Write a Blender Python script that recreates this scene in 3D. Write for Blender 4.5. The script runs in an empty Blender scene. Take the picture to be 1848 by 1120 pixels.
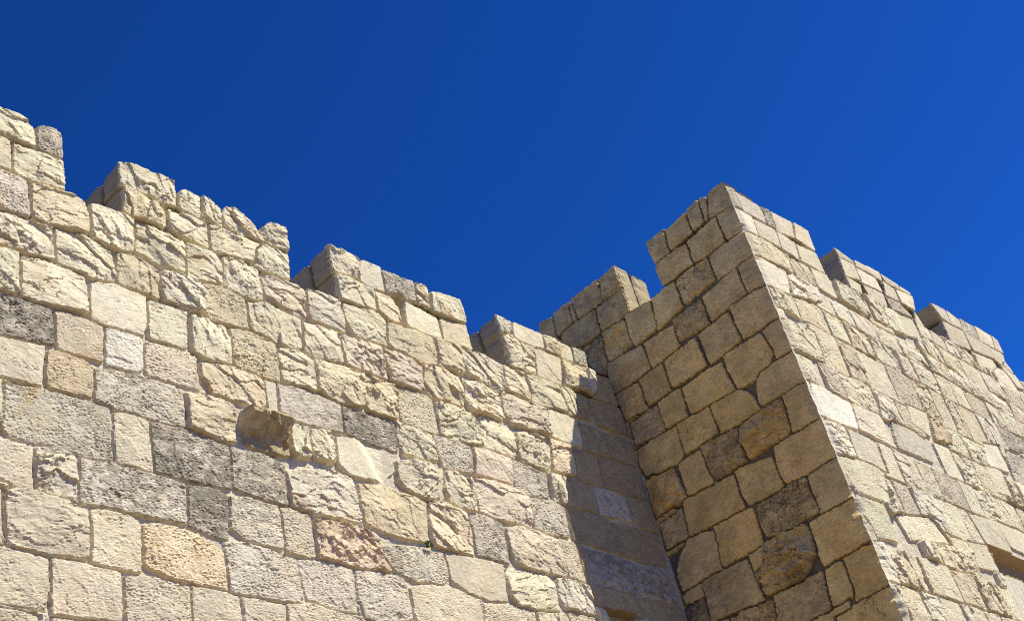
import bpy, math
import numpy as np
from mathutils import Matrix, Vector

# ------------------------------------------------------------------ camera, sky, sun, exposure
scene = bpy.context.scene
R = np.array([[0.6797553458962329, -0.7013053129573512, -0.21471732054793446],
              [0.2928606183162171, 0.5279363968188788, -0.7971924605472271],
              [0.6724323965759947, 0.4790135895062798, 0.5642522956119659]])   # world -> camera (right, down, forward)
FPX, CX, CY = 2347.98, 924.0, 560.0
cam_data = bpy.data.cameras.new('camera')
cam_data.sensor_width = 36.0
cam_data.lens = 36.0 * FPX / 1848.0
cam_data.clip_start = 0.1
cam_data.clip_end = 3000.0
camera = bpy.data.objects.new('camera', cam_data)
scene.collection.objects.link(camera)
m = Matrix.Identity(4)
for r in range(3):
    m[r][0], m[r][1], m[r][2] = R[0][r], -R[1][r], -R[2][r]
camera.matrix_world = m
scene.camera = camera

SUN = np.array([0.734, -1.0, 1.56]); SUN = SUN / np.linalg.norm(SUN)
world = bpy.data.worlds.new('World')
scene.world = world
world.use_nodes = True
wn, wl = world.node_tree.nodes, world.node_tree.links
wn.clear()
sky = wn.new('ShaderNodeTexSky')
sky.sky_type = 'NISHITA'
sky.sun_disc = False
sky.sun_elevation = math.asin(SUN[2])
sky.sun_rotation = math.atan2(SUN[0], SUN[1])
sky.altitude = 900.0
sky.air_density = 1.0
sky.dust_density = 0.0
sky.ozone_density = 4.0
grade = wn.new('ShaderNodeGamma')                      # polarised, deep blue southern sky
grade.inputs['Gamma'].default_value = 1.4
dim = wn.new('ShaderNodeVectorMath'); dim.operation = 'MULTIPLY'
dim.inputs[1].default_value = (0.09, 0.36, 0.72)
bg = wn.new('ShaderNodeBackground')
bg.inputs['Strength'].default_value = 0.07
wo = wn.new('ShaderNodeOutputWorld')
wl.new(sky.outputs['Color'], grade.inputs['Color'])
wl.new(grade.outputs['Color'], dim.inputs[0])
wl.new(dim.outputs['Vector'], bg.inputs['Color'])
wl.new(bg.outputs['Background'], wo.inputs['Surface'])

sun_data = bpy.data.lights.new('sun', 'SUN')
sun_data.energy = 5.0
sun_data.angle = math.radians(0.5)
sun_data.color = (1.0, 0.955, 0.79)
sun = bpy.data.objects.new('sun', sun_data)
scene.collection.objects.link(sun)
sun.location = (20, -30, 40)
sun.rotation_euler = Vector(SUN).to_track_quat('Z', 'Y').to_euler()

scene.view_settings.view_transform = 'Standard'
scene.view_settings.look = 'None'
scene.view_settings.exposure = 0.60
scene.view_settings.gamma = 1.0
scene.cycles.use_denoising = False
scene.cycles.filter_width = 1.1
scene.cycles.max_bounces = 6
scene.cycles.diffuse_bounces = 4

# ------------------------------------------------------------------ noise
rs = np.random.RandomState(7)
PERM = rs.permutation(256); PERM = np.concatenate([PERM, PERM, PERM]).astype(np.int32)
ANG = rs.rand(256) * 2 * np.pi
GX, GY = np.cos(ANG).astype(np.float32), np.sin(ANG).astype(np.float32)
RND = rs.rand(256).astype(np.float32)


def noise(x, y, seed=0):
    x = np.asarray(x, np.float32); y = np.asarray(y, np.float32)
    xi = np.floor(x); yi = np.floor(y)
    fx = x - xi; fy = y - yi
    xi = (xi.astype(np.int32) + seed * 37) & 255; yi = (yi.astype(np.int32) + seed * 91) & 255
    u = fx * fx * fx * (fx * (fx * 6 - 15) + 10); v = fy * fy * fy * (fy * (fy * 6 - 15) + 10)
    def g(a, b, dx, dy):
        h = PERM[PERM[a & 255] + (b & 255)]
        return GX[h] * dx + GY[h] * dy
    n0 = g(xi, yi, fx, fy); n1 = g(xi + 1, yi, fx - 1, fy)
    n2 = g(xi, yi + 1, fx, fy - 1); n3 = g(xi + 1, yi + 1, fx - 1, fy - 1)
    a = n0 + u * (n1 - n0); b = n2 + u * (n3 - n2)
    return (a + v * (b - a)) * 1.5


def fbm(x, y, o=4, seed=0, gain=.5):
    s = 0; a = 1.0; t = 0
    for i in range(o):
        s = s + a * noise(x, y, seed + i); t += a; a *= gain; x = x * 2.03 + 5.2; y = y * 2.03 + 1.7
    return s / t * 1.3


def ridged(x, y, o=4, seed=0, gain=.5):
    """Sharp crests between shallow scoops, as split limestone breaks; about -1..1."""
    s = 0; a = 1.0; t = 0
    for i in range(o):
        n = 1 - 2.2 * np.abs(noise(x, y, seed + i)); s = s + a * n; t += a; a *= gain
        x, y = x * 1.83 + .4 * y + 5.2, y * 1.83 - .4 * x + 1.7
    return s / t * 1.2 - .3


def cells(x, y, seed=0):
    """Worley: nearest and second nearest distance and the random value of the nearest cell."""
    xi = np.floor(x).astype(np.int32); yi = np.floor(y).astype(np.int32)
    f1 = np.full(x.shape, 9, np.float32); f2 = f1.copy(); idx = np.zeros(x.shape, np.int32)
    dx1 = np.zeros(x.shape, np.float32); dy1 = dx1.copy()
    for i in (-1, 0, 1):
        for j in (-1, 0, 1):
            h = PERM[PERM[(xi + i + seed * 13) & 255] + ((yi + j + seed * 29) & 255)]
            px = xi + i + RND[h]; py = yi + j + RND[PERM[h + 7]]
            ddx = x - px; ddy = y - py
            d = np.sqrt(ddx * ddx + ddy * ddy)
            near = d < f1
            f2 = np.where(near, f1, np.minimum(f2, d))
            idx = np.where(near, h, idx); dx1 = np.where(near, ddx, dx1); dy1 = np.where(near, ddy, dy1)
            f1 = np.where(near, d, f1)
    return f1, f2, idx, dx1, dy1


def sstep(a, b, x):
    t = np.clip((x - a) / (b - a), 0, 1)
    return t * t * (3 - 2 * t)


# ------------------------------------------------------------------ the stones, outlined block by block
SC = 8.0
XI, YO, YW = 1.638 * SC, 0.6798 * SC, 1.0 * SC        # tower side plane, tower front plane, wall plane
OFF = dict(A=(0, 180), B=(350, 340), C=(700, 460), D=(0, 430), E=(350, 560), F=(0, 680), G=(0, 820), H=(350, 820),
           I=(700, 620), J=(700, 820), K=(950, 460), L=(1150, 310), M=(1000, 700), N=(1250, 560), O=(1448, 420),
           Q=(1448, 700), U=(1000, 820), V=(1250, 820), X=(1448, 820))
DATA = """
#W
A r c m1^: -150,0 0,58 80,88 150,120 200,170 238,205 240,335 150,315 70,280 -150,180
A p g m1^: 245,200 270,180 320,185 380,210 410,235 420,400 340,370 245,340
A s b m1: -150,200 0,245 70,285 75,480 0,455 -150,400
A r c m1: 78,290 240,345 420,410 430,622 300,575 185,545 80,470
A p g: -150,420 0,475 170,545 195,600 190,795 0,735 -150,690
A r y: 195,570 430,625 550,680 580,730 590,910 520,900 290,850 225,810 200,720
A r c: 612,705 825,772 890,815 885,1040 760,1010 612,940
A r c: 905,820 1110,885 1150,940 1218,965 1232,1168 1100,1130 1000,1075 912,1025
A r c m2^: 810,415 960,465 1170,550 1178,720 1080,705 960,625 815,580
A r y m2: 822,585 950,640 1080,710 1100,745 1105,885 990,845 870,800 825,765
A r c m2^: 1195,640 1230,618 1340,655 1335,720 1380,830 1290,785 1210,735
B r c m2^: 35,110 55,58 105,80 170,150 185,262 100,230 25,190
B r c m2^: 190,160 215,125 250,130 300,165 340,215 375,235 400,300 460,340 460,370 380,350 260,290 200,245
B r c m2^: 430,300 490,245 550,255 597,275 615,340 628,432 560,410 510,390 470,335
A r c m2: 1108,745 1250,790 1385,840 1408,1005 1290,950 1140,890
B r c m2: 95,245 200,280 300,330 455,380 380,400 385,510 250,475 110,425
B r c m2: 395,400 460,380 500,400 630,440 640,620 560,605 470,560 400,530
D r c: 1240,40 1310,60 1440,110 1490,190 1495,310 1400,295 1260,265
B r c: 185,465 260,480 420,540 445,600 460,765 400,750 330,740 200,645 195,550
B r p: 440,590 545,610 640,645 725,690 745,760 745,885 650,855 470,770 450,660
B r w: 750,690 860,710 975,770 1000,880 1015,970 900,925 790,890 750,830
B r c: 1000,775 1210,840 1280,900 1290,1075 1150,1030 1080,1010 1020,900
B r c m3^: 897,390 1010,455 1060,452 1095,490 1105,625 1030,600 935,565
B s w m3^: 1115,495 1145,490 1250,540 1275,700 1200,675 1115,620
B p g m3^: 1260,548 1480,635 1490,765 1400,735 1285,700
C r y m3^: 178,190 240,210 262,250 275,365 200,330 185,260
C r c m3^: 270,260 340,265 370,285 480,305 520,460 400,435 300,385 275,330
B r c m3: 945,580 1100,640 1205,690 1215,835 1100,800 980,745 960,650
B r y m3: 1215,695 1340,745 1400,830 1410,915 1300,890 1230,820
C x c m3: 15,260 75,240 112,310 140,495 98,495 45,350
C s c m3: 100,345 115,315 325,425 365,570 200,505 115,470
C s y m3: 345,440 520,480 570,650 480,610 380,585 350,480
C r y: -10,460 100,490 290,560 328,640 328,750 250,745 150,690 40,650 -5,600
C r y: 300,565 365,575 480,615 495,690 510,800 440,790 340,750 325,640
C r c: 490,620 600,660 770,740 780,900 740,930 650,880 520,790
C p g m4^: 725,402 828,450 825,530 755,520
C s w m4^: 835,455 1030,540 1050,640 960,610 850,560
C r y m4^: 1035,540 1130,575 1165,690 1060,645
C s c m4^: 1140,580 1225,625 1250,725 1165,690
C p g m4^: 1235,625 1320,655 1350,765 1255,715
C r c m4: 765,555 830,530 880,590 920,670 990,730 995,810 900,780 820,750 790,650
C r y m4: 885,595 975,625 990,710 930,700
C s p m4: 980,630 1050,645 1160,695 1165,870 1010,820 995,740
C r y m4: 1165,705 1325,765 1350,935 1250,900 1190,875
C r w m4: 1335,770 1390,800 1400,940 1360,935 1345,850
C r y: 775,740 900,790 940,860 955,985 880,965 805,930 790,850
C r c: 925,815 1000,815 1130,870 1170,960 1200,1065 1080,1030 970,990
C r c: 1150,885 1200,900 1260,950 1270,1085 1210,1080 1190,980
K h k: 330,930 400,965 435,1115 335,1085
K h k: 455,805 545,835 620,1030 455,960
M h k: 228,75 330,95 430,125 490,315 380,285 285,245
A r c: -150,700 0,745 180,800 350,870 355,1110 200,1060 100,1020 0,990 -150,930
A r c: 355,868 490,890 600,945 740,1040 770,1160 770,1230 690,1228 560,1173 480,1128 385,1123 360,1033
D r y: 780,110 890,110 1000,190 1060,250 1065,410 980,385 850,340 790,310 780,200
D r w: 1090,225 1180,240 1290,290 1360,350 1365,510 1240,480 1100,420 1070,330
B p y: 55,650 190,665 330,745 360,860 370,955 280,930 120,890 85,850
E r c: 355,-50 480,-40 640,30 720,70 720,250 640,260 560,220 400,150 360,90
E r c: 725,90 840,100 960,150 985,300 990,370 900,345 790,310 740,270
E r p: 970,180 1080,200 1250,260 1290,400 1300,475 1150,425 1020,370 1010,300
E r p: 1258,270 1380,290 1520,390 1540,565 1420,520 1310,470
I r y: 220,150 340,160 450,205 500,250 500,425 400,395 290,360 235,280
I r c: 510,250 620,270 720,320 750,400 770,520 640,480 560,455 510,360
I r p: 765,340 850,350 970,400 1060,450 1090,625 950,580 830,540 775,470 755,400
I s c: 1075,445 1150,460 1260,520 1290,600 1310,705 1180,660 1100,620
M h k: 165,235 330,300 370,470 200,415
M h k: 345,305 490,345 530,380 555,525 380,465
D r c: -150,40 0,75 120,110 115,280 125,370 60,370 0,360 -150,330
D r c: 130,120 330,160 440,210 560,260 580,400 580,515 470,485 330,450 200,420 125,375 120,260
D s w: 610,310 740,310 860,340 980,400 985,560 960,665 880,630 700,590 610,550 600,430
D h c: 990,420 1050,440 1250,500 1255,755 1160,720 1010,690 990,560
E r c: -25,40 90,60 200,105 235,160 255,365 150,350 60,325 -10,280
E p y: 240,130 330,130 480,180 540,230 570,350 570,480 480,460 350,410 260,370
E r c: 560,260 700,280 790,340 815,480 820,560 700,520 600,470 570,380
E r y: 805,340 900,345 1050,400 1130,450 1140,650 1040,640 900,590 830,540
E r y: 1140,440 1300,480 1360,510 1370,620 1360,745 1260,700 1165,680 1150,560
I p c: 60,300 200,320 290,380 320,500 335,605 240,590 100,540 70,430
I r c: 310,400 420,410 560,490 610,590 610,695 500,660 350,610 330,500
I r c: 620,490 720,520 840,610 860,770 730,740 640,700 615,590
I r c: 860,600 920,590 1030,640 1085,700 1100,860 1000,830 900,790 860,700
I r y: 1090,640 1230,690 1265,885 1200,885 1105,850
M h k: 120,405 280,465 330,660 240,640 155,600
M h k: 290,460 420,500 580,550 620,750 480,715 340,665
D p d: -150,330 0,385 150,420 330,470 360,540 360,715 250,710 140,680 0,650 -150,610
D h b: 370,500 480,510 600,560 690,600 690,835 580,800 470,760 385,740
D h W @white_block: 705,600 870,635 965,680 960,880 900,905 710,860
D p b: 975,690 1100,710 1260,760 1320,800 1340,1020 1180,975 1000,930 970,860
E r y: 30,360 200,370 400,430 460,480 480,650 400,650 260,600 210,580 60,550 40,450
E s w: 470,470 550,490 560,700 500,690
E h g: 560,505 700,520 880,590 980,640 1000,825 850,790 650,730 580,680
E p d @dark_block: 1000,645 1150,690 1350,760 1370,950 1250,920 1100,870 1020,820
I r c: 50,530 160,560 290,620 330,790 230,780 100,740 70,660 50,600
I p g: 300,620 400,640 550,700 570,790 570,870 450,860 370,830 330,740
I r p: 560,700 680,720 810,780 830,880 830,960 700,905 580,880 575,780
I p g: 830,785 960,830 1065,880 1080,1050 930,1020 860,960
I r c: 1070,875 1190,905 1185,1095 1120,1060
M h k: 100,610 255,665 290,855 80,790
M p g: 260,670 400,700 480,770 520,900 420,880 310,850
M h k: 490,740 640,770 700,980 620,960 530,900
D s b: -150,640 0,665 150,690 290,730 300,760 270,1010 140,970 0,930 -150,900
D p o: 310,760 400,770 550,820 620,870 615,1085 500,1060 330,1010 300,900
D p g: 635,880 760,875 1000,940 1200,1005 1240,1080 1250,1280 1050,1230 850,1160 640,1110
E r y: -60,560 60,570 200,600 270,650 280,890 200,890 100,860 -50,800
E r k @projecting_block: 330,680 430,680 560,720 625,760 620,860 640,985 540,980 400,930 345,900 320,780
E r c: 635,770 760,790 770,880 790,1000 690,990 640,940
E r c: 780,800 900,820 940,880 960,1030 880,1020 790,990
E s w @smooth_block: 940,860 1090,870 1300,960 1340,1090 1250,1150 1050,1115 960,1030
I r c: 50,800 170,790 290,830 310,930 320,1050 240,1050 130,1000 60,920
I s c: 315,840 370,850 380,1000 350,1080 330,980
I r c: 370,860 470,870 560,930 590,1040 600,1130 520,1120 400,1060 350,1000
J r p: 565,170 680,175 830,220 930,280 960,400 970,500 850,460 700,420 620,380 580,260
J p g: 945,285 1090,310 1180,350 1210,560 1100,545 980,500 960,390
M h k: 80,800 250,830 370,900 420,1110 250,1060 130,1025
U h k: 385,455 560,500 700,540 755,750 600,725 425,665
F p G: 15,40 130,50 300,90 620,160 740,210 755,560 700,570 500,520 250,450 60,400 15,340
F h b: 750,245 870,250 990,310 1010,450 1020,635 900,610 780,580 755,420
F p d: 1010,310 1250,355 1420,420 1540,480 1550,760 1400,730 1250,700 1040,630 1020,480
H p g: 245,-45 380,-20 500,10 610,80 625,345 520,330 400,290 265,225
H r w: 620,110 760,100 900,110 1060,160 1090,260 1130,460 960,430 780,400 660,360 630,230
H r o: 1105,200 1230,210 1400,265 1550,330 1570,590 1440,575 1280,530 1150,460
J r y: 270,330 380,330 520,400 560,520 575,680 480,660 370,640 310,610 285,500
J p g: 540,420 640,410 760,470 800,640 810,735 700,700 600,680 570,560
J r p: 790,500 900,480 1050,560 1140,590 1200,830 1110,810 940,770 850,720 800,620
J p b: 1150,575 1260,600 1330,870 1220,835 1190,740
U h k: 130,590 200,620 245,880 225,870 160,640
U p g: 220,640 400,680 540,735 590,950 450,920 290,880 250,780
U p g: 560,740 760,770 840,1000 700,970 610,930
F h b: -150,380 0,425 130,450 200,480 210,755 100,740 0,705 -150,660
F r G: 240,480 350,470 500,520 515,640 510,810 430,825 260,780 235,650
F p g: 540,555 700,570 860,630 1000,650 1240,730 1245,990 1120,970 850,910 640,860 530,840
G p d: 1260,215 1400,225 1510,270 1525,300 1530,575 1400,540 1270,480 1265,300
H p G: 235,290 380,290 560,345 590,440 605,640 500,620 330,570 240,500
H p b: 575,365 680,365 780,400 810,540 820,690 700,680 610,650 590,500
H r O @honeycombed_block: 795,440 900,450 1100,490 1240,570 1330,810 1150,770 940,720 830,700
J p G: -50,620 130,620 270,650 370,670 410,830 350,890 200,860 70,800 -40,700
J s b: 380,670 500,680 650,710 775,750 800,990 700,990 560,940 420,840
J r c: 785,770 900,790 1060,810 1120,870 1150,1060 980,1050 870,1020 810,940
J r w: 1130,840 1260,850 1350,890 1385,1090 1280,1060 1180,1030 1150,960
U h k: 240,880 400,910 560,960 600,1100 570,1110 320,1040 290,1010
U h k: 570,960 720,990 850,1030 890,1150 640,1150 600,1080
G r b: 30,240 150,235 330,300 500,330 585,370 600,500 590,700 400,700 150,640 40,600 10,400
G s b: -150,200 10,230 10,600 -150,570
G h b: 595,380 720,375 850,410 930,460 945,600 940,790 800,775 610,720 600,550
G p o: 960,480 1050,465 1150,490 1290,530 1350,600 1500,660 1530,910 1400,890 1250,860 1080,810 970,740
H p g: 200,590 360,600 540,660 690,720 735,1000 600,1000 400,940 240,930
H p g: 700,720 870,715 1060,780 1080,900 1100,1080 980,1060 760,970 720,850
H p G: 1085,790 1230,780 1400,830 1440,900 1480,1120 1300,1150 1140,1110 1100,950
J h b: 140,900 300,860 460,910 620,980 640,1120 630,1180 200,1180 165,1050
J p b: 640,1010 750,1000 980,1060 1000,1180 660,1180
J r c: 1000,1060 1180,1080 1230,1180 1010,1180
J p b: 1210,1070 1390,1100 1400,1200 1240,1180
G h b: -150,590 0,630 200,660 325,700 330,880 315,1070 100,1020 0,1010 -150,980
G h b: 340,700 500,720 600,745 800,800 820,900 820,1140 550,1120 330,1090 340,900
G p b: 830,830 1000,830 1270,900 1280,1050 1290,1160 830,1150
G h b: 1290,890 1450,910 1600,950 1630,1160 1300,1160
H h b: 320,960 450,970 610,1020 620,1160 340,1160
H p b: 620,1010 740,1000 960,1060 1110,1110 1120,1170 640,1170
G p b: -150,1000 0,1030 100,1040 260,1090 260,1180 -150,1180
#T1
L s g m5^: 75,480 180,400 195,440 220,540 130,620 90,540
L s y m5^: 190,410 320,285 370,400 225,530
L s g m5^: 335,270 405,195 430,250 450,325 375,395
L s g m5^: 410,190 470,172 485,300 455,325 430,250
L s g m5^: 475,160 565,80 630,235 540,290 480,310
L s y m5: 130,625 240,550 330,490 365,615 180,760
L s y m5: 345,480 525,315 580,470 480,550 390,600
L s g m5: 550,300 632,235 700,388 615,455
L s b: 490,575 700,393 775,560 540,715
L p g: 265,740 470,585 525,720 320,885
L s y: 105,860 250,750 310,900 150,1050
L s b: 685,640 780,565 857,765 745,810
L s y: 450,850 560,760 670,660 735,810 620,900 500,1000
L p g: 245,1000 430,865 490,1020 290,1130
L s b: 640,920 860,770 952,965 715,1115
N s b: 50,170 240,25 320,200 130,350
K s y: 665,410 835,315 880,490 740,600 700,540
K p y: 515,520 670,440 700,600 580,710 545,700
K s o: 805,600 980,480 1025,610 850,750
K s b: 550,740 770,620 830,760 600,935 560,830
K s y: 765,850 910,745 980,905 820,1010
K s y: 940,720 1130,570 1210,740 990,890
M s y: 415,50 575,-30 625,130 490,235
M s y: 705,110 855,10 890,190 755,270
N s y: -60,530 190,360 290,540 0,690
N s y: 220,310 460,160 540,270 500,380 400,470 310,525 260,450
N s b: 480,150 580,60 667,265 575,310 545,260
N S b: 450,420 690,280 755,470 460,635 440,540
N s o: 130,640 300,540 380,560 450,660 310,760 190,820
N s b: 610,580 770,475 865,715 690,810 650,690
N r o: 320,780 450,680 600,600 655,760 640,830 380,1000 340,890
M s g: 505,240 700,120 750,275 555,400
M s y: 840,250 1040,135 1105,290 890,430
M s y: 560,410 820,270 865,440 830,500 620,605 570,520
M p g: 1000,400 1240,270 1300,480 1100,605 1060,560
M s y: 845,510 980,430 1070,640 910,720
M r o: 640,650 800,550 890,740 720,870 690,890
M s o: 870,760 1210,590 1275,800 920,990
V s y: 290,110 525,20 600,190 590,240 400,340 340,270
N s p: 565,920 870,720 970,972 640,1160 580,1060
V s g: 780,150 972,10 1030,70 1090,272 870,380 800,250
V p d @dark_block: 420,340 600,250 760,160 850,370 600,530 510,545
V s o: 150,490 405,360 470,600 205,745
U s g: 715,470 860,370 905,560 760,650
U s b: 900,560 1075,520 1130,760 870,915 840,760
V r g: 500,610 780,480 830,650 750,830 510,940 440,800
V s b: 390,680 480,620 500,760 430,780
V s y: 790,470 1090,290 1228,558 890,735
V s o: 1020,700 1230,575 1355,850 1110,980
V s g: 560,960 880,790 950,1050 700,1160 600,1150
V s b: 890,790 1010,725 1095,930 945,1040
V s g: 80,850 370,715 480,980 130,1120
V s y: 960,1090 1365,868 1480,1120 1000,1180
U s b: 865,940 990,875 1005,950 880,1020
U p d: 880,1030 1020,970 1060,1150 900,1150
V p d: 250,1100 430,1020 540,990 560,1120 300,1200
K s g m6^: 490,180 590,85 635,230 520,300
K s g m6^: 310,305 480,175 515,300 345,430
K s g m6^: 185,400 285,330 315,450 215,540
K s g m6^: 290,345 312,330 345,430 320,450
K s g m6^: 95,465 175,430 205,560 110,590
K s g m6: 475,370 640,235 690,385 510,515
K s g m6: 245,530 460,380 505,520 350,630 265,590
K p d: 370,630 510,545 545,720 540,800 450,780
#T2
O s c: 1330,890 1430,960 1500,1060 1420,1030
O s w: 1280,890 1420,970 1450,1090 1330,1030
L s g m5^: 572,85 650,130 700,250 635,225
L s g m5^: 655,135 810,230 850,270 870,350 715,265
L p d m5^: 815,232 885,262 935,390 870,350
L s b m5^: 890,270 1040,345 1060,450 940,400
L s b m5^: 1044,347 1140,405 1195,545 1130,500 1062,450
L s w m5: 640,235 760,310 810,435 708,388
L s b m5: 775,320 920,390 970,515 820,430
L s b m5: 940,405 1060,480 1090,590 970,515
L s c m5: 1070,490 1200,550 1265,690 1100,600
L r y: 712,398 870,480 1010,570 1030,690 860,590 780,555
L r y: 1020,580 1150,640 1210,770 1080,720
L s c: 1160,650 1270,700 1350,860 1220,780
L s w: 782,568 990,670 1030,840 862,768
L r w: 1010,690 1200,790 1240,880 1180,880 1040,840
O r c: 205,320 370,400 460,570 390,550 240,450
O s g m7^: 210,102 330,185 350,215 245,160
O s c m7: 245,170 345,220 390,320 290,290
O s b m7^: 345,190 510,270 530,330 480,290 350,225
O s w m7: 350,235 480,300 535,400 400,340
O s b m7: 410,350 540,410 570,495 460,450
O s g m7^: 525,280 640,350 650,385 560,335
O s b m7: 540,330 610,380 650,460 560,420
O s c m7: 625,385 735,430 755,525 665,470
O s b m7^: 650,360 720,405 728,420 655,385
O p g m7: 560,435 650,470 745,570 600,515
O s c m7: 750,530 830,645 770,610
O s c m7: 290,295 385,350 400,410 330,375
O r c: 400,420 530,490 575,640 480,590
O r c: 540,495 640,550 700,700 580,640
O s c: 640,550 740,590 800,720 700,690
O s c: 750,580 840,650 880,740 800,700
O s g m8^: 860,475 950,520 1000,620 930,570
O s b m8: 940,600 1080,660 1130,790 1000,740
O s b m8^: 960,525 1050,590 1070,655 1000,620
O p g m8^: 1055,580 1150,630 1190,730 1080,660
O s b m8^: 1155,630 1270,700 1290,780 1200,740
O s b m8: 1080,670 1250,760 1290,850 1150,800
O s b m8: 1260,775 1350,820 1410,940 1300,860
O s b m8^: 1265,690 1310,730 1350,815 1295,785
O s b m8: 1345,815 1395,905 1425,960 1390,935 1320,860
O s c m8: 1140,800 1280,860 1330,940 1200,900
N s W @white_block: 785,485 900,540 1060,625 1110,800 1000,770 870,715
N r c: 590,60 820,150 860,260 890,360 690,272
N r c: 690,280 800,340 850,500 760,470
N h p: 1060,630 1250,700 1370,930 1120,800
N r w: 870,730 1020,790 1100,1010 975,970
N h c: 1030,800 1230,890 1310,1100 1110,1000
Q h c: 235,460 460,500 545,570 600,790 370,690
Q h c: 360,730 540,790 640,1040 500,1000
Q h c: 620,850 850,870 880,960 1000,1060 720,1020
Q s g: 590,220 750,290 850,380 880,500 640,400
Q r o: 840,170 950,240 1000,390 890,350
Q h c: 690,110 830,170 860,330 730,240
Q s w @smooth_block: 1215,370 1310,390 1390,570 1240,510
Q h c: 1210,520 1330,560 1410,740 1310,710
Q p d: 1310,260 1480,340 1550,470 1340,390
Q p g: 1350,420 1500,490 1560,700 1430,620
X s c: 1100,390 1300,450 1410,670 1230,600
X s c: 1310,450 1500,530 1560,700 1400,620
X s c: 1100,580 1230,610 1330,800 1180,760
"""
TINT = dict(k=(.46, .365, .205), c=(.65, .58, .41), w=(.685, .615, .46), W=(.69, .64, .52), y=(.635, .54, .365), b=(.60, .515, .375), g=(.56, .495, .385),  # k: tower shadow and jutting block's shade put into the stone colour
            G=(.60, .53, .40), d=(.48, .425, .33), p=(.64, .54, .40), o=(.61, .50, .325), O=(.61, .49, .34))


def ray(x, y):
    return R.T @ np.array([(x - CX) / FPX, (y - CY) / FPX, 1.0])


def hull(pts):
    pts = sorted(map(tuple, pts))
    def half(ps):
        o = []
        for q in ps:
            while len(o) > 1 and (o[-1][0] - o[-2][0]) * (q[1] - o[-2][1]) - (o[-1][1] - o[-2][1]) * (q[0] - o[-2][0]) <= 0:
                o.pop()
            o.append(q)
        return o
    a = half(pts); b = half(pts[::-1])
    return np.array(a[:-1] + b[:-1])                   # counter-clockwise


def parse():
    faces = {}; cur = None
    for ln in DATA.strip().splitlines():
        if ln.startswith('#'):
            cur = faces.setdefault(ln[1:], []); key = ln[1:]; continue
        head, pts = ln.split(':')
        tok = head.split()
        ox, oy = OFF[tok[0]]
        st = dict(type=tok[1], tint=tok[2], merlon=None, cap=False, key=None)
        for t in tok[3:]:
            if t[0] == '@': st['key'] = t[1:]
            else: st['merlon'] = t.rstrip('^'); st['cap'] = t.endswith('^')
        P = []
        for q in pts.split():
            a, b = map(float, q.split(','))
            w = ray(ox + a / 3.7325, oy + b / 3.7325)
            if key == 'T1': w = w * (XI / w[0]); P.append((w[1], w[2]))
            elif key == 'W': w = w * (YW / w[1]); P.append((w[0], w[2]))
            else: w = w * (YO / w[1]); P.append((w[0], w[2]))
        if key == 'T1': P = [(a - .15 if a < YO + .07 else a, z) for a, z in P]      # corner blocks wrap round the arris
        if key == 'T2': P = [(a - .15 if a < XI + .07 else a, z) for a, z in P]
        st['poly'] = hull(P)
        cur.append(st)
    return faces


FACES = parse()


def planes(poly):
    q = np.roll(poly, -1, 0); e = q - poly; L = np.hypot(e[:, 0], e[:, 1]); k = L > 1e-6
    n = np.stack([-e[:, 1], e[:, 0]], 1)[k] / L[k][:, None]
    return n, (n * poly[k]).sum(1)


def inside(poly, x, y):
    n, c = planes(poly)
    return (n @ np.array([x, y]) - c).min()


def auto_stones(traced, x0, x1, z0, z1, seed, types, hmin, hmax, lmin, lmax, rows=None, sill=None):
    """Courses of blocks wherever no block was outlined by hand."""
    r = np.random.RandomState(seed); out = []
    if rows is None:
        rows = [z0]
        while rows[-1] < z1: rows.append(rows[-1] + r.uniform(hmin, hmax))
    for a, b in zip(rows[:-1], rows[1:]):
        x = x0 - r.rand() * .5; b0 = b
        while x < x1:
            L = r.uniform(lmin, lmax); xe = x + L; b = min(b0, sill(x + L / 2)) if sill else b0
            if b - a < .12:
                x = xe; continue
            j = lambda: r.uniform(-.02, .02)
            sk = r.uniform(-.03, .03)
            poly = hull([(x + j(), a + j()), (xe + j(), a + j()), (xe + j() + sk, b + j()), (x + j() + sk, b + j())])
            cnt = 0
            for fx in (.15, .5, .85):
                for fz in (.2, .5, .8):
                    px, pz = x + L * fx, a + (b - a) * fz
                    if any(inside(t['poly'], px, pz) > -.02 for t in traced if abs(t['poly'][:, 0].mean() - px) < 1.2 and abs(t['poly'][:, 1].mean() - pz) < .9):
                        cnt += 1
            if cnt < 5:
                ty, ti = types[r.randint(len(types))].split()
                out.append(dict(type=ty, tint=ti, merlon=None, cap=False, key=None, poly=poly, auto=True))
            x = xe
    return out


PAR = {  # bold facets, ledges, flakes, pits, depth of the arris
    'r': (.050, .030, .040, .002, .014), 'p': (.018, .006, .012, .011, .013), 's': (.010, .004, .006, .002, .011),
    'S': (.005, .000, .001, .000, .011), 'h': (.014, .003, .009, .006, .013), 'x': (.004, .0, .004, .0, .004)}


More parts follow.
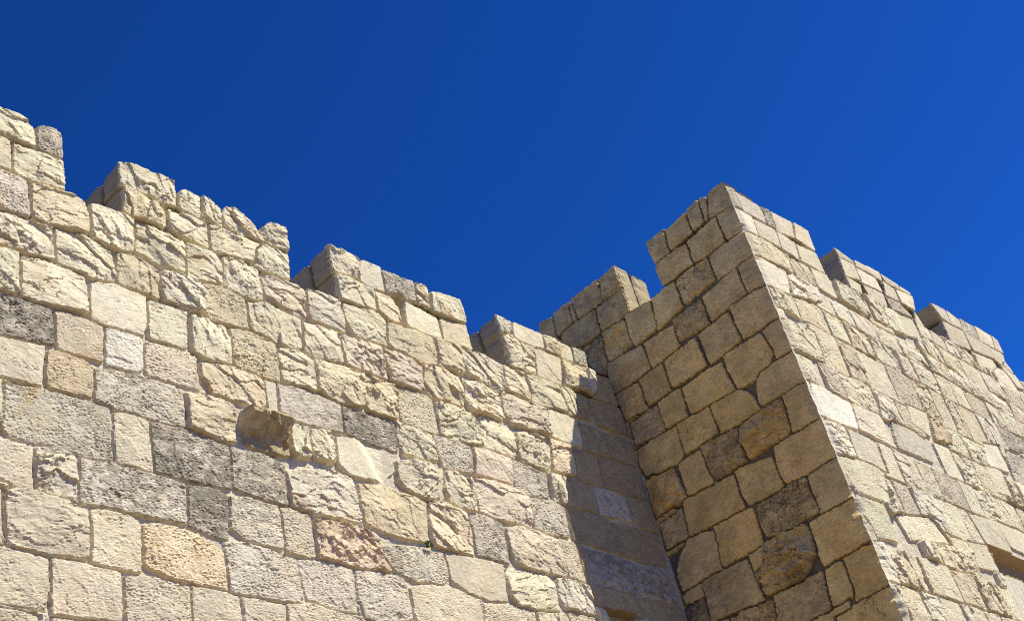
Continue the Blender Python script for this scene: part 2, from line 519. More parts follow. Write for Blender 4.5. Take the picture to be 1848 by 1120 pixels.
def build_face(U, V, stones, seed, gap, mortar, flat_edge=None, swell=.020, ragged=1.0, soft=.005, tone=1.0, bold=1.0, grime=1.0, mottle=1.0):
    """Height field of one face of masonry, with the id of the block and colour at each grid point."""
    sh = U.shape; U = U.astype(np.float32); V = V.astype(np.float32)
    wu = U + ragged * .009 * fbm(U * 6, V * 6, 4, seed + 1, .65) + ragged * .006 * fbm(U * 19, V * 19, 3, seed + 2)
    wv = V + ragged * .010 * fbm(U * 6, V * 6, 4, seed + 5, .65) + ragged * .006 * fbm(U * 19, V * 19, 3, seed + 6)
    if flat_edge is not None:
        f = sstep(0, .12, np.abs(U - flat_edge)); wu = U + (wu - U) * f
    D = np.full(sh, -1, np.float32); D2 = D.copy(); ID = np.full(sh, -1, np.int32)
    ucol, vrow = U[0], V[:, 0]
    n = len(stones)
    for auto in (False, True):
        base = D.copy()
        for i, s in enumerate(stones):
            if bool(s.get('auto')) != auto: continue
            P = s['poly']; mg = .15
            a, b = np.searchsorted(ucol, [P[:, 0].min() - mg, P[:, 0].max() + mg])
            c, d = np.searchsorted(vrow, [P[:, 1].min() - mg, P[:, 1].max() + mg])
            if a >= b or c >= d: continue
            nn, cc = planes(P)
            x = wu[c:d, a:b]; y = wv[c:d, a:b]
            k = .006 if s['type'] in 'sSh' else soft
            acc = 0
            for (p, q), e in zip(nn, cc):
                acc = acc + np.exp(np.clip(-(p * x + q * y - e) / k, -60, 60))
            dd = -k * np.log(acc)
            if auto: dd = np.minimum(dd, -base[c:d, a:b])
            w = D[c:d, a:b]; w2 = D2[c:d, a:b]; upd = dd > w
            w2[:] = np.where(upd, w, np.maximum(w2, dd))
            w[upd] = dd[upd]; ID[c:d, a:b][upd] = i
    idc = np.clip(ID, 0, None)
    r = np.random.RandomState(seed * 11 + 3)
    P5 = np.array([PAR[s['type']] for s in stones], np.float32)
    cen = np.array([s['poly'].mean(0) for s in stones], np.float32)
    half = np.array([np.ptp(s['poly'], 0) / 2 + .01 for s in stones], np.float32)
    G = lambda a: np.asarray(a, np.float32)[idc]
    var = r.uniform(.0, 1.25, (n, 2)); P5[:, 1] *= var[:, 0]; P5[:, 0] *= .7 + .45 * var[:, 1]
    amp, saw, rough, pit, arris = (G(P5[:, j]) for j in range(5))
    ox = G(r.rand(n) * 90); oy = G(r.rand(n) * 90)
    X, Y = U + ox, V + oy
    lu = (U - G(cen[:, 0])) / G(half[:, 0]); lv = (V - G(cen[:, 1])) / G(half[:, 1])
    # bold facets left by the hammer: the lowest of a few tilted planes
    jx = lu + .09 * fbm(X * 4, Y * 4, 3, seed + 9); jy = lv + .09 * fbm(X * 4, Y * 4, 3, seed + 13)
    fac = np.full(sh, 9, np.float32)
    for k in range(6):
        th = r.uniform(0, 2 * np.pi, n); sl = r.uniform(.25, 1.1, n); a0 = r.uniform(.75, 1.35, n)
        fac = np.minimum(fac, G(a0) + G(sl * np.cos(th)) * jx + G(sl * np.sin(th)) * jy)
    fac = np.clip(fac, .12, 1.15)
    # flakes: patches split off at small random tilts, drawn out along the bed of each block
    ta = G(r.uniform(-.35, 1.4, n)); al = np.cos(ta) * U - np.sin(ta) * V + ox; ac = np.sin(ta) * U + np.cos(ta) * V + oy
    flake = 0
    for fs, fa, sd in ((2.6, 1.0, 17), (6.5, .40, 117)):
        wx = .16 * fbm(X * fs * 1.6, Y * fs * 1.6, 4, seed + sd); wy = .16 * fbm(X * fs * 1.6, Y * fs * 1.6, 4, seed + sd + 4)
        f1, f2, ci, dx, dy = cells(al * fs + wx, ac * fs * 2.1 + wy, seed + sd)
        flake = flake + fa * ((RND[ci] - .5) * .75 + (RND[PERM[ci + 3]] - .5) * dx * 1.1 + (RND[PERM[ci + 11]] - .6) * dy * 1.5)
    flake = flake * G(r.uniform(.3, 1.15, n))
    # ledges: slow rise, sudden drop
    ang = G(r.uniform(-1.1, 1.1, n)); kk = G(r.uniform(4.5, 9, n))
    ph = kk * (np.sin(ang) * U - np.cos(ang) * V) + 1.9 * fbm(X * 3.2, Y * 3.2, 4, seed + 23) + ox
    fr = ph - np.floor(ph); led = np.where(fr < .88, fr / .88, (1 - fr) / .12)
    ph = 2.3 * ph + 1.3 * fbm(X * 8, Y * 8, 3, seed + 25); fr = ph - np.floor(ph)
    led = led + .45 * np.where(fr < .84, fr / .84, (1 - fr) / .16) * sstep(-.1, .3, noise(X * 5, Y * 5, seed + 26))
    msk = sstep(-.15, .35, fbm(X * 3, Y * 3, 2, seed + 27))
    rg = fbm(X * 11, Y * 14, 5, seed + 31, .62)
    pn = fbm(X * 34 + Y * 12, Y * 70 + X * 16, 3, seed + 37, .65); pn2 = fbm(X * 4, Y * 6, 3, seed + 41)
    pits = sstep(.05, .5, pn + .6 * pn2)
    big = sstep(.32, .55, fbm(X * 5, Y * 9, 4, seed + 43)) * G(r.rand(n) > .45)
    stroke = ridged(al * 11 + .5 * fbm(X * 8, Y * 8, 2, seed + 46), ac * 34, 3, seed + 45, .6)
    cm = .2 + sstep(-.1, .35, fbm(X * 4, Y * 4, 2, seed + 47))
    relief = amp * fac + saw * led * msk + rough * flake + (.10 * amp + .002) * rg - pit * (pits + 1.3 * big) + (.0045 * (amp / .05) + .001) * stroke * cm
    crack = np.abs(fbm(al * 2.2, ac * 3.4, 4, seed + 48)); crk = sstep(.022, .0, crack) * sstep(.0, .3, fbm(X * 1.7, Y * 1.7, 2, seed + 49)) * G(r.rand(n) > .4)
    relief = relief - .022 * crk * np.clip(amp / .02, .3, 1)
    relief = relief * bold + G(r.uniform(-.008, .010, n)) + .012
    relief = np.where(G([s['type'] == 'x' for s in stones]) > .5, -.16, relief)
    for i, s in enumerate(stones):                     # blocks with a shape of their own
        if s['key'] == 'projecting_block':  # its tint k also has the underside's shade painted in
            t = (lv + 1) / 2 + .05 * fbm(X * 7, Y * 7, 4, 3, .65) - .04 * lu
            w = np.interp(t, [0, .22, .30, .70, .78, 1.0], [.02, .03, .04, .20, .185, .07]) * sstep(1.0, .86, np.abs(lu + .06) + .12 * fbm(X * 8, Y * 8, 4, 5))
            w = w + .05 * flake + .010 * rg
            relief = np.where(ID == i, np.clip(w, .02, .34), relief)
        if s['key'] == 'smooth_block' and seed < 200:
            w = .03 - .05 * sstep(.0, .5, lu + .25 * lv) * sstep(1.1, .6, lu) + .004 * rg
            relief = np.where(ID == i, w, relief)
        if s['key'] == 'honeycombed_block':
            hw = .9 * fbm(X * 6, Y * 6, 4, 21); a1, a2, _, _, _ = cells(X * 11 + hw, Y * 15 - hw, 5)
            relief = np.where(ID == i, .02 + .028 * sstep(.02, .25, a2 - a1) * sstep(-.3, .3, hw) + .03 * flake + .012 * rg, relief)
    e = np.minimum(D + swell, (D - D2) / 2) - gap * (1 + 1.1 * fbm(U * 2.3, V * 2.3, 3, seed + 8))
    p = np.clip(e / arris, 0, 1); prof = 1 - (1 - p) ** 1.5
    if mortar is None: mortar = np.full(sh, -.02, np.float32)
    hm = mortar + .007 * fbm(U * 13, V * 13, 4, seed + 51)
    hol = G([s['type'] == 'x' for s in stones]) > .5
    H = np.where(e > 0, np.maximum(hm, hm * (1 - prof) + relief * prof), hm)
    H = np.where(hol & (e > 0), -.30 * np.clip(e / .012, 0, 1), H)
    stone_mask = np.where(e > 0, np.clip(e / .006, 0, 1), 0)
    # ---- colour: what the stone is made of; tint k also has shade mixed in
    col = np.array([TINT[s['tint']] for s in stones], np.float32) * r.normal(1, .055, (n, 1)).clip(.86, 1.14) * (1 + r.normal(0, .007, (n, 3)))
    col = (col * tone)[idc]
    v1 = fbm(X * 2.6, Y * 2.6, 4, seed + 61); v2 = fbm(X * 7, Y * 7, 4, seed + 67); v3 = fbm(X * 22, Y * 22, 3, seed + 71)
    col = col * (1 + mottle * (.13 * v1 + .10 * v2 + .06 * v3))[..., None]
    oc = sstep(.0, .5, .7 * fbm(X * 2.8, Y * 2.8, 4, seed + 63) + .5 * fbm(U * 1.3, V * 1.3, 3, seed + 64)) * .38 * (mottle - .6)
    col = col * (1 - oc[..., None]) + np.array([.56, .40, .17], np.float32) * np.mean(tone) * oc[..., None]
    rust = sstep(.15, .6, .6 * fbm(U * 2.2, V * 2.2, 3, seed + 73) + .6 * fbm(X * 6, Y * 6, 4, seed + 74)) * G(.15 + r.rand(n) ** 2) * .5
    col = col * (1 - rust[..., None]) + np.array([.55, .39, .19], np.float32) * tone * rust[..., None]
    vein = sstep(.05, .0, np.abs(fbm(al * 3, ac * 4, 5, seed + 77))) * sstep(.0, .35, fbm(X * 3, Y * 3, 2, seed + 78)) * G([s['tint'] in 'yoO' for s in stones]) * .55
    col = col * (1 - vein[..., None]) + np.array([.36, .22, .08], np.float32) * vein[..., None]
    pink = sstep(.2, .6, fbm(U * 1.9, V * 1.9, 4, seed + 79)) * G(.25 + .75 * (r.rand(n) > .75)) * .15
    col = col * (1 - pink[..., None]) + np.array([.66, .44, .31], np.float32) * tone * pink[..., None]
    # grey crust and lichen drift across several blocks, thicker on the old pitted ones
    isg = G([{'g': .62, 'd': 1.15, 'G': .5, 'k': .38}.get(s['tint'], .22 if s['type'] == 'p' else .13) for s in stones]) * grime
    lf = fbm(U * 9 + 2 * V, V * 17, 5, seed + 83, .68); lr = fbm(U * .8, V * 1.3, 3, seed + 85)
    lich = sstep(-.05, .5, .98 * lf + .55 * lr + .25 * (isg - .4)) * np.clip(isg, 0, 1) * .80
    col = col * (1 - lich[..., None]) + np.array([.17, .15, .11], np.float32) * lich[..., None]
    pale = sstep(.2, .6, fbm(U * 4, V * 5, 5, seed + 89)) * G(np.where([s['tint'] in 'gGd' for s in stones], .45, .15))
    col = col * (1 - pale[..., None]) + np.array([.68, .62, .51], np.float32) * tone * pale[..., None]
    pitp = np.clip(pit / .011, 0, 1)
    return D, ID, e, H, stone_mask, col, pitp, D2


# ------------------------------------------------------------------ materials
def stone_material(name):
    mat = bpy.data.materials.new(name); mat.use_nodes = True
    nt = mat.node_tree; N, Lk = nt.nodes, nt.links
    bsdf = N['Principled BSDF']; bsdf.inputs['Roughness'].default_value = .92
    bsdf.inputs['Specular IOR Level'].default_value = .15
    att = N.new('ShaderNodeAttribute'); att.attribute_name = 'tint'
    pt = N.new('ShaderNodeAttribute'); pt.attribute_name = 'pitted'
    tc = N.new('ShaderNodeTexCoord')
    n1 = N.new('ShaderNodeTexNoise'); n1.inputs['Scale'].default_value = 22; n1.inputs['Detail'].default_value = 8; n1.inputs['Roughness'].default_value = .72
    n2 = N.new('ShaderNodeTexNoise'); n2.inputs['Scale'].default_value = 60; n2.inputs['Detail'].default_value = 5; n2.inputs['Roughness'].default_value = .7
    vo = N.new('ShaderNodeTexVoronoi'); vo.inputs['Scale'].default_value = 34; vo.feature = 'F1'
    mp = N.new('ShaderNodeMapping'); mp.inputs['Rotation'].default_value = (.35, .5, .35); mp.inputs['Scale'].default_value = (.7, .7, 1.9)
    Lk.new(tc.outputs['Object'], mp.inputs['Vector'])
    for t in (n1, n2, vo): Lk.new(mp.outputs['Vector'], t.inputs['Vector'])
    mr = N.new('ShaderNodeMapRange'); mr.inputs['From Min'].default_value = .3; mr.inputs['From Max'].default_value = .7
    mr.inputs['To Min'].default_value = .78; mr.inputs['To Max'].default_value = 1.18
    Lk.new(n1.outputs['Fac'], mr.inputs['Value'])
    mul = N.new('ShaderNodeMix'); mul.data_type = 'RGBA'; mul.blend_type = 'MULTIPLY'; mul.inputs['Factor'].default_value = 1
    cmb = N.new('ShaderNodeCombineColor')
    for k in ('Red', 'Green', 'Blue'): Lk.new(mr.outputs['Result'], cmb.inputs[k])
    Lk.new(att.outputs['Color'], mul.inputs['A']); Lk.new(cmb.outputs['Color'], mul.inputs['B'])
    n3 = N.new('ShaderNodeTexNoise'); n3.inputs['Scale'].default_value = 30; n3.inputs['Detail'].default_value = 6; n3.inputs['Roughness'].default_value = .8
    Lk.new(mp.outputs['Vector'], n3.inputs['Vector'])
    sp = N.new('ShaderNodeMapRange'); sp.inputs['From Min'].default_value = .56; sp.inputs['From Max'].default_value = .74
    Lk.new(n3.outputs['Fac'], sp.inputs['Value'])
    am = N.new('ShaderNodeMath'); am.operation = 'MULTIPLY_ADD'; am.inputs[1].default_value = .45; am.inputs[2].default_value = .30
    Lk.new(pt.outputs['Fac'], am.inputs[0])
    sf = N.new('ShaderNodeMath'); sf.operation = 'MULTIPLY'; Lk.new(sp.outputs['Result'], sf.inputs[0]); Lk.new(am.outputs[0], sf.inputs[1])
    spk = N.new('ShaderNodeMix'); spk.data_type = 'RGBA'; spk.inputs['B'].default_value = (.19, .15, .10, 1)
    Lk.new(sf.outputs[0], spk.inputs['Factor']); Lk.new(mul.outputs['Result'], spk.inputs['A'])
    Lk.new(spk.outputs['Result'], bsdf.inputs['Base Color'])
    # fine relief
    m1 = N.new('ShaderNodeMath'); m1.operation = 'MULTIPLY_ADD'; m1.inputs[1].default_value = 1.2
    Lk.new(n2.outputs['Fac'], m1.inputs[0]); Lk.new(n1.outputs['Fac'], m1.inputs[2])
    m2 = N.new('ShaderNodeMath'); m2.operation = 'MULTIPLY'; Lk.new(vo.outputs['Distance'], m2.inputs[0]); Lk.new(pt.outputs['Fac'], m2.inputs[1])
    m3 = N.new('ShaderNodeMath'); m3.operation = 'ADD'; Lk.new(m1.outputs[0], m3.inputs[0]); Lk.new(m2.outputs[0], m3.inputs[1])
    bp = N.new('ShaderNodeBump'); bp.inputs['Strength'].default_value = .5; bp.inputs['Distance'].default_value = .014
    Lk.new(m3.outputs[0], bp.inputs['Height']); Lk.new(bp.outputs['Normal'], bsdf.inputs['Normal'])
    return mat


STONE = stone_material('weathered_limestone')


def plain_material(name, color, color2, scale):
    mat = bpy.data.materials.new(name); mat.use_nodes = True
    nt = mat.node_tree; b = nt.nodes['Principled BSDF']; b.inputs['Roughness'].default_value = .9
    n = nt.nodes.new('ShaderNodeTexNoise'); n.inputs['Scale'].default_value = scale; n.inputs['Detail'].default_value = 8
    r = nt.nodes.new('ShaderNodeValToRGB')
    r.color_ramp.elements[0].color = (*color, 1); r.color_ramp.elements[1].color = (*color2, 1)
    r.color_ramp.elements[0].position = .3; r.color_ramp.elements[1].position = .7
    t = nt.nodes.new('ShaderNodeTexCoord')
    nt.links.new(t.outputs['Object'], n.inputs['Vector']); nt.links.new(n.outputs['Fac'], r.inputs['Fac'])
    nt.links.new(r.outputs['Color'], b.inputs['Base Color'])
    return mat


# ------------------------------------------------------------------ meshes
def link_mesh(name, co, faces, col, pit, parent, mat):
    me = bpy.data.meshes.new(name)
    me.vertices.add(len(co)); me.vertices.foreach_set('co', np.ascontiguousarray(co, np.float32).ravel())
    nf = len(faces)
    me.loops.add(nf * 4); me.loops.foreach_set('vertex_index', np.ascontiguousarray(faces, np.int32).ravel())
    me.polygons.add(nf); me.polygons.foreach_set('loop_start', np.arange(nf, dtype=np.int32) * 4)
    me.polygons.foreach_set('use_smooth', np.zeros(nf, bool))
    me.update(calc_edges=True)
    if col is not None:
        a = me.attributes.new('tint', 'FLOAT_COLOR', 'POINT')
        a.data.foreach_set('color', np.concatenate([col, np.ones((len(col), 1))], 1).astype(np.float32).ravel())
        a = me.attributes.new('pitted', 'FLOAT', 'POINT'); a.data.foreach_set('value', np.ascontiguousarray(pit, np.float32))
    me.materials.append(mat)
    o = bpy.data.objects.new(name, me); scene.collection.objects.link(o)
    if parent is not None:
        o.parent = parent
        o.matrix_parent_inverse = parent.matrix_world.inverted()
    return o


def make_pieces(kind, U, V, res, stones, keep, depth_of, seed, mortar_col, corner=None, flip=False):
    """Turn a height field into pieces: {piece key: (co, faces, col, pit)}; open upper edges get their real thickness."""
    D, ID, e, H, sm, col, pit, D2 = res
    nr, nc = U.shape
    # close narrow joints between the blocks of a merlon
    k = D > -.034
    for _ in range(3):
        q = k.copy(); q[1:] &= k[:-1]; q[:-1] &= k[1:]; q[:, 1:] &= k[:, :-1]; q[:, :-1] &= k[:, 1:]; k = q
    solid = k | (e > -.004) | keep
    cell = solid[:-1, :-1] & solid[1:, :-1] & solid[:-1, 1:] & solid[1:, 1:]
    mc = mortar_col * (1 + .18 * fbm(U * 6, V * 6, 4, seed + 91)[..., None] + .1 * fbm(U * 30, V * 30, 3, seed + 93)[..., None])
    C = col * sm[..., None] + mc * (1 - sm[..., None])
    uu, vv, hh = U.copy(), V.copy(), H.copy()
    idx = np.arange(nr * nc).reshape(nr, nc)
    F = np.stack([idx[:-1, :-1], idx[:-1, 1:], idx[1:, 1:], idx[1:, :-1]], -1)[cell]
    if flip: F = F[:, ::-1]
    cid = np.where(cell, ID[:-1, :-1], -1)[cell]
    # boundary edges of the kept cells
    ed = np.concatenate([F[:, [0, 1]], F[:, [1, 2]], F[:, [2, 3]], F[:, [3, 0]]]); ef = np.tile(np.arange(len(F)), 4)
    key = np.sort(ed, 1); kk = key[:, 0].astype(np.int64) * (nr * nc) + key[:, 1]
    _, inv, cnt = np.unique(kk, return_inverse=True, return_counts=True)
    b = cnt[inv] == 1; be, bf = ed[b], ef[b]
    cu = U.ravel(); cv = V.ravel()
    onrim = lambda t: (t // nc == 0) | (t // nc == nr - 1) | (t % nc == 0) | (t % nc == nc - 1)
    rim = onrim(be[:, 0]) & onrim(be[:, 1])
    # soften the staircase of the outline
    P = np.stack([uu.ravel(), vv.ravel()], 1).astype(np.float64)
    fixed = np.zeros(nr * nc, bool); fixed[be[rim].ravel()] = True
    for _ in range(4):
        acc = np.zeros_like(P); c = np.zeros(nr * nc)
        for a, z in ((0, 1), (1, 0)):
            np.add.at(acc, be[:, a], P[be[:, z]]); np.add.at(c, be[:, a], 1)
        mv = (c > 0) & ~fixed
        P[mv] = .5 * P[mv] + .5 * acc[mv] / c[mv][:, None]
    PS = P.copy()
    for _ in range(14):
        acc = np.zeros_like(PS); c = np.zeros(nr * nc)
        for a, z in ((0, 1), (1, 0)):
            np.add.at(acc, be[:, a], PS[be[:, z]]); np.add.at(c, be[:, a], 1)
        PS[mv] = .4 * PS[mv] + .6 * acc[mv] / c[mv][:, None]
    h = hh.ravel().astype(np.float64)
    if kind == 'W': co = np.stack([P[:, 0], YW - h, P[:, 1]], 1)
    elif kind == 'T1': co = np.stack([XI - h, P[:, 0], P[:, 1]], 1)
    else: co = np.stack([P[:, 0], YO - h, P[:, 1]], 1)
    if corner is not None: co = corner(co, U, V)
    Cf = C.reshape(-1, 3); pf = pit.ravel()
    # which piece each face belongs to
    names = []
    for s in stones:
        if s['key']: names.append(('block', s['key'], s['poly'][0][0]))
        elif s['merlon'] and s['cap']: names.append(('cap', s['merlon'], tuple(s['poly'].mean(0))))
        elif s['merlon']: names.append(('merlon', s['merlon'], 0))
        else: names.append(('wall', '', 0))
    uniq = {t: i for i, t in enumerate(dict.fromkeys([('wall', '', 0)] + names))}
    sid = np.array([uniq[t] for t in names] + [0])
    fp = sid[cid]
    blk = np.array([t[0] == 'block' for t in uniq])
    fe = e.ravel()[F].max(1)
    fp = np.where(blk[fp] & (fe < 0), 0, fp)
    out = {}
    nrm = np.array({'W': (0, 1, 0), 'T1': (1, 0, 0), 'T2': (0, 1, 0)}[kind], float)
    edge = ~rim
    INW = np.zeros((nr * nc, 3)); eb = be[edge]; mid = co[F[bf[edge]]].mean(1)
    for a in (0, 1): np.add.at(INW, eb[:, a], mid - co[eb[:, a]])
    for _ in range(12):
        acc = np.zeros_like(INW)
        for a, z in ((0, 1), (1, 0)): np.add.at(acc, eb[:, a], INW[eb[:, z]])
        INW = .5 * INW + .25 * acc
    for t, i in uniq.items():
        fs = F[fp == i]
        if len(fs) == 0: continue
        used, inv2 = np.unique(fs, return_inverse=True)
        pc, pcol, pp = co[used], Cf[used], pf[used]
        ff = inv2.reshape(-1, 4)
        # thickness along the open edges of this piece
        m_ = edge & (fp[bf] == i)
        if m_.any():
            ev = be[m_]; uv, iv = np.unique(ev, return_inverse=True); iv = iv.reshape(-1, 2)
            front = co[uv]; cc = Cf[uv]; q0 = pf[uv]; ps = PS[uv]
            o_ = np.zeros(len(uv))
            smooth = np.stack([ps[:, 0], o_ + YW, ps[:, 1]], 1) if kind == 'W' else np.stack([o_ + XI, ps[:, 0], ps[:, 1]], 1) if kind == 'T1' else np.stack([ps[:, 0], o_ + YO, ps[:, 1]], 1)
            # inward direction in the plane of the face
            inw = INW[uv].copy(); inw -= (inw @ nrm)[:, None] * nrm
            inw /= np.linalg.norm(inw, axis=1)[:, None] + 1e-9
            rings = [np.searchsorted(used, uv)]; steps = depth_of
            for d in steps:
                s1 = smooth @ (np.array([1., 1., 0]) - nrm * np.array([1., 1., 0])); z = smooth[:, 2]
                g = .012 * fbm((s1 * 1 + d) * 9, z * 9 + d * 4, 4, seed + 97) + .008
                joint = np.exp(-((d - .34) / .025) ** 2)
                jm = sstep(-.035, -.012, D2.ravel()[uv])
                g = g + .06 * joint + .018 * jm * (d < .34) + (.008 if d > .34 else 0)
                base = smooth
                if d < .08: base = smooth * (d / .08) + front * (1 - d / .08)
                p_ = base + nrm * d + inw * g[:, None]
                rings.append(len(pc) + np.arange(len(uv)))
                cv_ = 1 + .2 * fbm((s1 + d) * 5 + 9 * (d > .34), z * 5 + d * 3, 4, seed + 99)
                pcol = np.concatenate([pcol, np.clip(cc * .34 + np.array([.30, .25, .175]) * cv_[:, None] * (1.15 if kind == 'T1' else .6), .05, .8) * (1 - .45 * joint) * (1 - .4 * jm * (d < .34))[:, None]])  # T1 ends paler for sunlight, others darker for shade, put into the colour
                pc = np.concatenate([pc, p_]); pp = np.concatenate([pp, q0 * 0 + .5])
            for r0, r1 in zip(rings[:-1], rings[1:]):
                ff = np.concatenate([ff, np.stack([r0[iv[:, 1]], r0[iv[:, 0]], r1[iv[:, 0]], r1[iv[:, 1]]], 1)])
        out[t] = (pc, ff, pcol, pp)
    return out


def lines(*segs):
    o = []
    for a, b, s in segs: o.append(np.arange(a, b - 1e-6, s))
    return np.concatenate(o + [[segs[-1][1]]])


def join(ps):
    co, ff, cc, pp = [], [], [], []; n = 0
    for a, b, c, d in ps:
        co.append(a); ff.append(b + n); cc.append(c); pp.append(d); n += len(a)
    return np.concatenate(co), np.concatenate(ff), np.concatenate(cc), np.concatenate(pp)


def block_mesh(lo, hi, n=2):
    """A plain closed core (hidden inside the masonry) as quads."""
    x0, y0, z0 = lo; x1, y1, z1 = hi
    v = np.array([(x0, y0, z0), (x1, y0, z0), (x1, y1, z0), (x0, y1, z0), (x0, y0, z1), (x1, y0, z1), (x1, y1, z1), (x0, y1, z1)], float)
    f = np.array([(0, 3, 2, 1), (4, 5, 6, 7), (0, 1, 5, 4), (1, 2, 6, 5), (2, 3, 7, 6), (3, 0, 4, 7)])
    return v, f, np.tile([.45, .38, .28], (8, 1)), np.zeros(8)


GROUND = -1.6
SILL = lambda x: np.interp(x, [13.1, 15.2, 16, 18.4, 19.3, 22.3, 26], [9.74, 9.82, 9.86, 9.99, 10.03, 10.13, 10.2])
DEPTH = [.02, .05, .08, .14, .2, .26, .31, .34, .37, .42, .5, .6, .7]

# ------------------------------------------------------------------ structure: ground
def make_ground():
    n = 60
    g = np.linspace(-1, 1, n); g = np.sign(g) * np.abs(g) ** 3 * 900
    X, Y = np.meshgrid(g, g)
    Z = GROUND + .03 * fbm(X * .2, Y * .2, 3, 5) * (np.hypot(X, Y) < 60)
    co = np.stack([X, Y, Z], -1).reshape(-1, 3)
    i = np.arange(n * n).reshape(n, n)
    F = np.stack([i[:-1, :-1], i[:-1, 1:], i[1:, 1:], i[1:, :-1]], -1).reshape(-1, 4)
    o = link_mesh('ground', co, F, None, None, None, plain_material('pale_paving_dust', (.16, .105, .048), (.21, .14, .068), 1.5))
    o['kind'] = 'structure'


make_ground()


def empty(name, loc, label, cat, group=None):
    o = bpy.data.objects.new(name, None); scene.collection.objects.link(o)
    o.location = loc; o.empty_display_size = .5
    o['label'] = label; o['category'] = cat; o['kind'] = 'thing'
    if group: o['group'] = group
    bpy.context.view_layer.update()
    return o


# ------------------------------------------------------------------ the long wall
def build_wall():
    root = empty('stone_wall', (6.0, YW + .8, GROUND), 'long sunlit limestone block wall with notched battlements on the left, running into the corner tower', 'wall')
    U, V = np.meshgrid(lines((-7, 4.12, .07), (4.12, 13.3, .012)), lines((GROUND - .1, 4.05, .07), (4.05, 9.4, .0115)))
    tr = FACES['W']
    stones = tr + auto_stones(tr, -7, 13.3, GROUND - .1, 8.4, 21, ['r c', 'r c', 'p g', 's b', 'p b', 'h b', 'r y', 'p d', 'h c'], .42, .56, .42, .95, sill=lambda x: 8.40)
    mort = (-.026 + .016 * sstep(8.6, 5.2, V) + .012 * fbm(U * .9, V * .9, 3, 11)).astype(np.float32)
    res = build_face(U, V, stones, 101, .004, mort, grime=1.3, bold=.82)
    D, ID, e, H, sm, col, pit, D2 = res
    # splayed loophole under the lintel low in the corner
    q = (U > 11.43) & (U < 12.02) & (V < 5.33 + .03 * (U - 11.4))
    H = np.where(q, -.55, H); sm = np.where(q, 1, sm); col = np.where(q[..., None], np.array([.12, .10, .07]), col)  # darkness of the deep opening is painted into the colour
    res = (D, ID, e, H, sm, col, pit, D2)
    keep = V < 8.40
    mcol = np.array([.58, .50, .37])
    pcs = make_pieces('W', U, V, res, stones, keep, DEPTH, 101, mcol)
    return root, pcs


LABELS = {'white_block': 'clean white dressed block', 'dark_block': 'dark grey deeply pitted block',
          'projecting_block': 'broken block jutting out with a shaded underside', 'smooth_block': 'smooth cream replacement block',
          'honeycombed_block': 'orange honeycombed eroded block'}


def emit(root, pcs_list, core=None):
    """Children of one building: wall faces, merlons (> cap stones), odd blocks."""
    merl = {}
    for kind, pcs in pcs_list:
        for t, p in pcs.items():
            if t[0] == 'wall':
                if core is not None and kind != 'T2': p = join([p] + core)
                link_mesh('wall_face', *p, root, STONE)
            elif t[0] == 'block':
                o = link_mesh(t[1], *p, root, STONE); o['label'] = LABELS[t[1]]
            else:
                merl.setdefault(t[1], {'merlon': [], 'cap': []})[t[0]].append(p)
    for k, d in merl.items():
        o = link_mesh('merlon', *join(d['merlon']), root, STONE)
        for p in d['cap']: link_mesh('cap_stone', *p, o, STONE)


root, pcs = build_wall()
emit(root, [('W', pcs)], [block_mesh((-7, YW + .15, GROUND), (13.2, YW + 1.6, 8.2))])


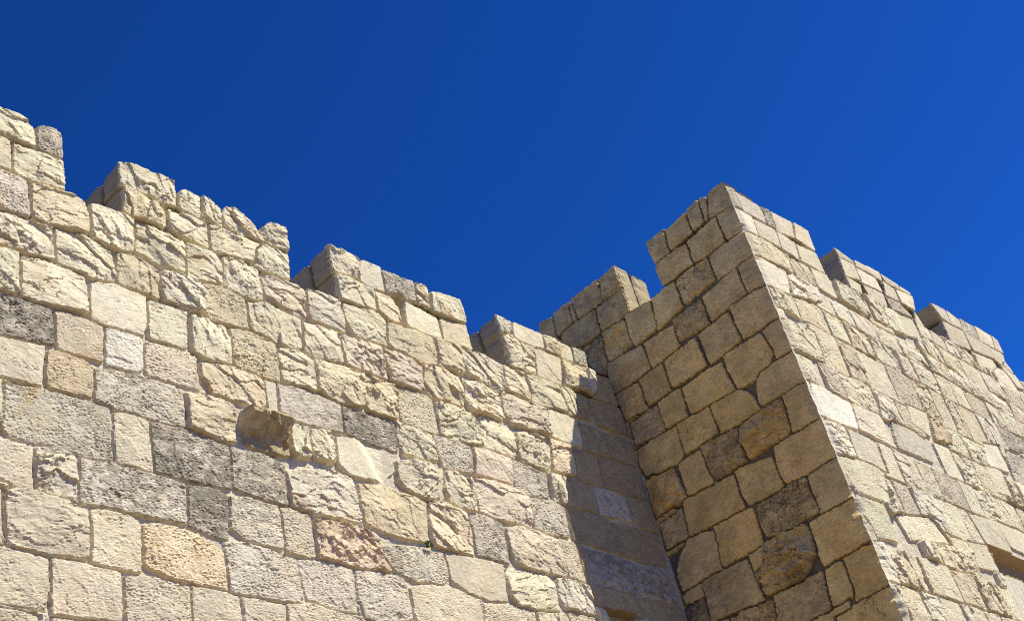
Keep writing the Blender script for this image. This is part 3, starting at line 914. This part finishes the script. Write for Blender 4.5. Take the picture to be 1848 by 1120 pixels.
# ------------------------------------------------------------------ the tower
def build_tower():
    root = empty('stone_tower', (XI + 4, YO + 3, GROUND), 'square projecting limestone tower with sharp corner, its left side in shade, its front side sunlit', 'tower')
    ZL = lines((GROUND - .1, 4.05, .07), (4.05, 10.72, .0105), (10.72, 11.4, .0125))
    nick = lambda z, s: .042 * sstep(.12, .62, fbm(z * 3.1, z * 0 + s, 3, 311, .55))
    jit = lambda z: (-nick(z, 1.5) + .020 * fbm(z * 4, z * 0 + 3.3, 5, 301, .65), .020 * fbm(z * 4, z * 0 + 8.1, 5, 307, .65) - nick(z, 1.5) * .8)
    rows = [4.26 - .55 * k for k in range(11, 0, -1)] + [4.26, 4.75, 5.22, 5.74, 6.31, 6.84, 7.37, 7.82, 8.5, 8.95, 9.3, 9.72]
    # side in shade
    U, V = np.meshgrid(lines((YO, 8.05, .0095), (8.05, 9.7, .014)), ZL)
    tr = FACES['T1']
    st = tr + auto_stones(tr, YO - .3, 9.6, GROUND - .1, 9.4, 33, ['s b', 's y', 's g', 'p g', 's o'], 0, 0, .4, .7, rows)
    res = build_face(U, V, st, 203, .005, np.full(U.shape, -.030, np.float32), flat_edge=YO, swell=.034, soft=.007, tone=np.array([1.10, .95, .61]), grime=1.0, mottle=2.0, bold=1.9, ragged=1.8)
    D, ID, e, H, sm, col, pit, D2 = res
    fade = sstep(0, .10, U - YO)
    H = H * fade; res = (D, ID, e, H, sm, col, pit, D2)
    def corner1(co, U, V):
        z = V.ravel(); a, b = jit(z); w = np.exp(-((U.ravel() - YO) / .075)); w = np.where(w < .01, 0, w)
        co[:, 0] -= a * w; co[:, 1] -= b * w
        return co
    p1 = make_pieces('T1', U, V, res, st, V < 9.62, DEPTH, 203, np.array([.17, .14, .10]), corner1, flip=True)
    # sunlit front
    U, V = np.meshgrid(lines((XI, 22.6, .0155), (22.6, 30, .08)), ZL)
    tr = FACES['T2']
    st = tr + auto_stones(tr, XI - .3, 30, GROUND - .1, 10.2, 47, ['r c', 'r c', 'r w', 'h c', 'p c', 'h c', 'r y', 'p b', 'r p', 'h y'], 0, 0, .4, .85, rows + [10.2], sill=SILL)
    res = build_face(U, V, st, 209, .005, np.full(U.shape, -.018, np.float32), flat_edge=XI, bold=.66)
    D, ID, e, H, sm, col, pit, D2 = res
    H = H * sstep(0, .12, U - XI)
    # recess with a splayed head
    q = (U > 16.62) & (U < 18.9) & (V < 5.86)
    H = np.where(q, np.maximum(-.16, -(5.86 - V) / .6) + .004 * np.where((np.floor(U * 14) % 2) > 0, 1, 0) * (V < 5.7), H)
    sm = np.where(q, 1, sm); col = np.where(q[..., None], np.where((V > 5.60)[..., None], np.array([.40, .28, .13]), np.array([.60, .54, .42])) * (1 + .14 * fbm(U * 6, V * 6, 4, 7))[..., None], col)  # brown band: shade below the recess head put into the colour
    res = (D, ID, e, H, sm, col, pit, D2)
    def corner2(co, U, V):
        z = V.ravel(); a, b = jit(z); w = np.exp(-((U.ravel() - XI) / .075)); w = np.where(w < .01, 0, w)
        co[:, 0] -= a * w; co[:, 1] -= b * w
        return co
    p2 = make_pieces('T2', U, V, res, st, V < SILL(U) - .03, DEPTH, 209, np.array([.56, .49, .37]), corner2)
    return root, p1, p2


root, p1, p2 = build_tower()
emit(root, [('T1', p1), ('T2', p2)], [block_mesh((XI + .2, YO + .2, GROUND), (29.9, 12, 9.3))])


# ------------------------------------------------------------------ a sprig rooted in a joint
def make_sprig():
    w = ray(772, 986); w = w * ((YW - .03) / w[1])
    g = plain_material('leaf_green', (.08, .14, .025), (.13, .21, .05), 30)
    root = empty('weed_sprig', tuple(w), 'tiny green weed sprouting from a joint under the big ochre-stained block in the sunlit wall', 'plant')
    r = np.random.RandomState(5); co, F = [], []
    st_co, st_F = [], []
    for k in range(26):
        a = r.uniform(0, 2 * np.pi); up = r.uniform(-.3, .9); L = r.uniform(.02, .05); wd = L * .32
        d = np.array([np.cos(a) * .8, -abs(np.sin(a)) * .7 - .2, up]); d /= np.linalg.norm(d)
        s = np.cross(d, [0, 0, 1.]); s /= np.linalg.norm(s); n = np.cross(s, d)
        p0 = w + d * r.uniform(.01, .035)
        n0 = len(co)
        co += [p0, p0 + d * L * .5 + s * wd + n * .006, p0 + d * L - n * .008, p0 + d * L * .5 - s * wd + n * .006]
        F.append([n0, n0 + 1, n0 + 2, n0 + 3])
        m0 = len(st_co); q = s * .002; u = n * .002
        b0 = w + np.array([0, .03, 0]); b1 = p0
        st_co += [b0 - q, b0 + q, b1 + q, b1 - q, b0 - u, b0 + u, b1 + u, b1 - u]
        st_F += [[m0, m0 + 1, m0 + 2, m0 + 3], [m0 + 4, m0 + 5, m0 + 6, m0 + 7]]
    link_mesh('leaves', np.array(co), np.array(F), None, None, root, g)
    link_mesh('stem', np.array(st_co), np.array(st_F), None, None, root, g)


make_sprig()
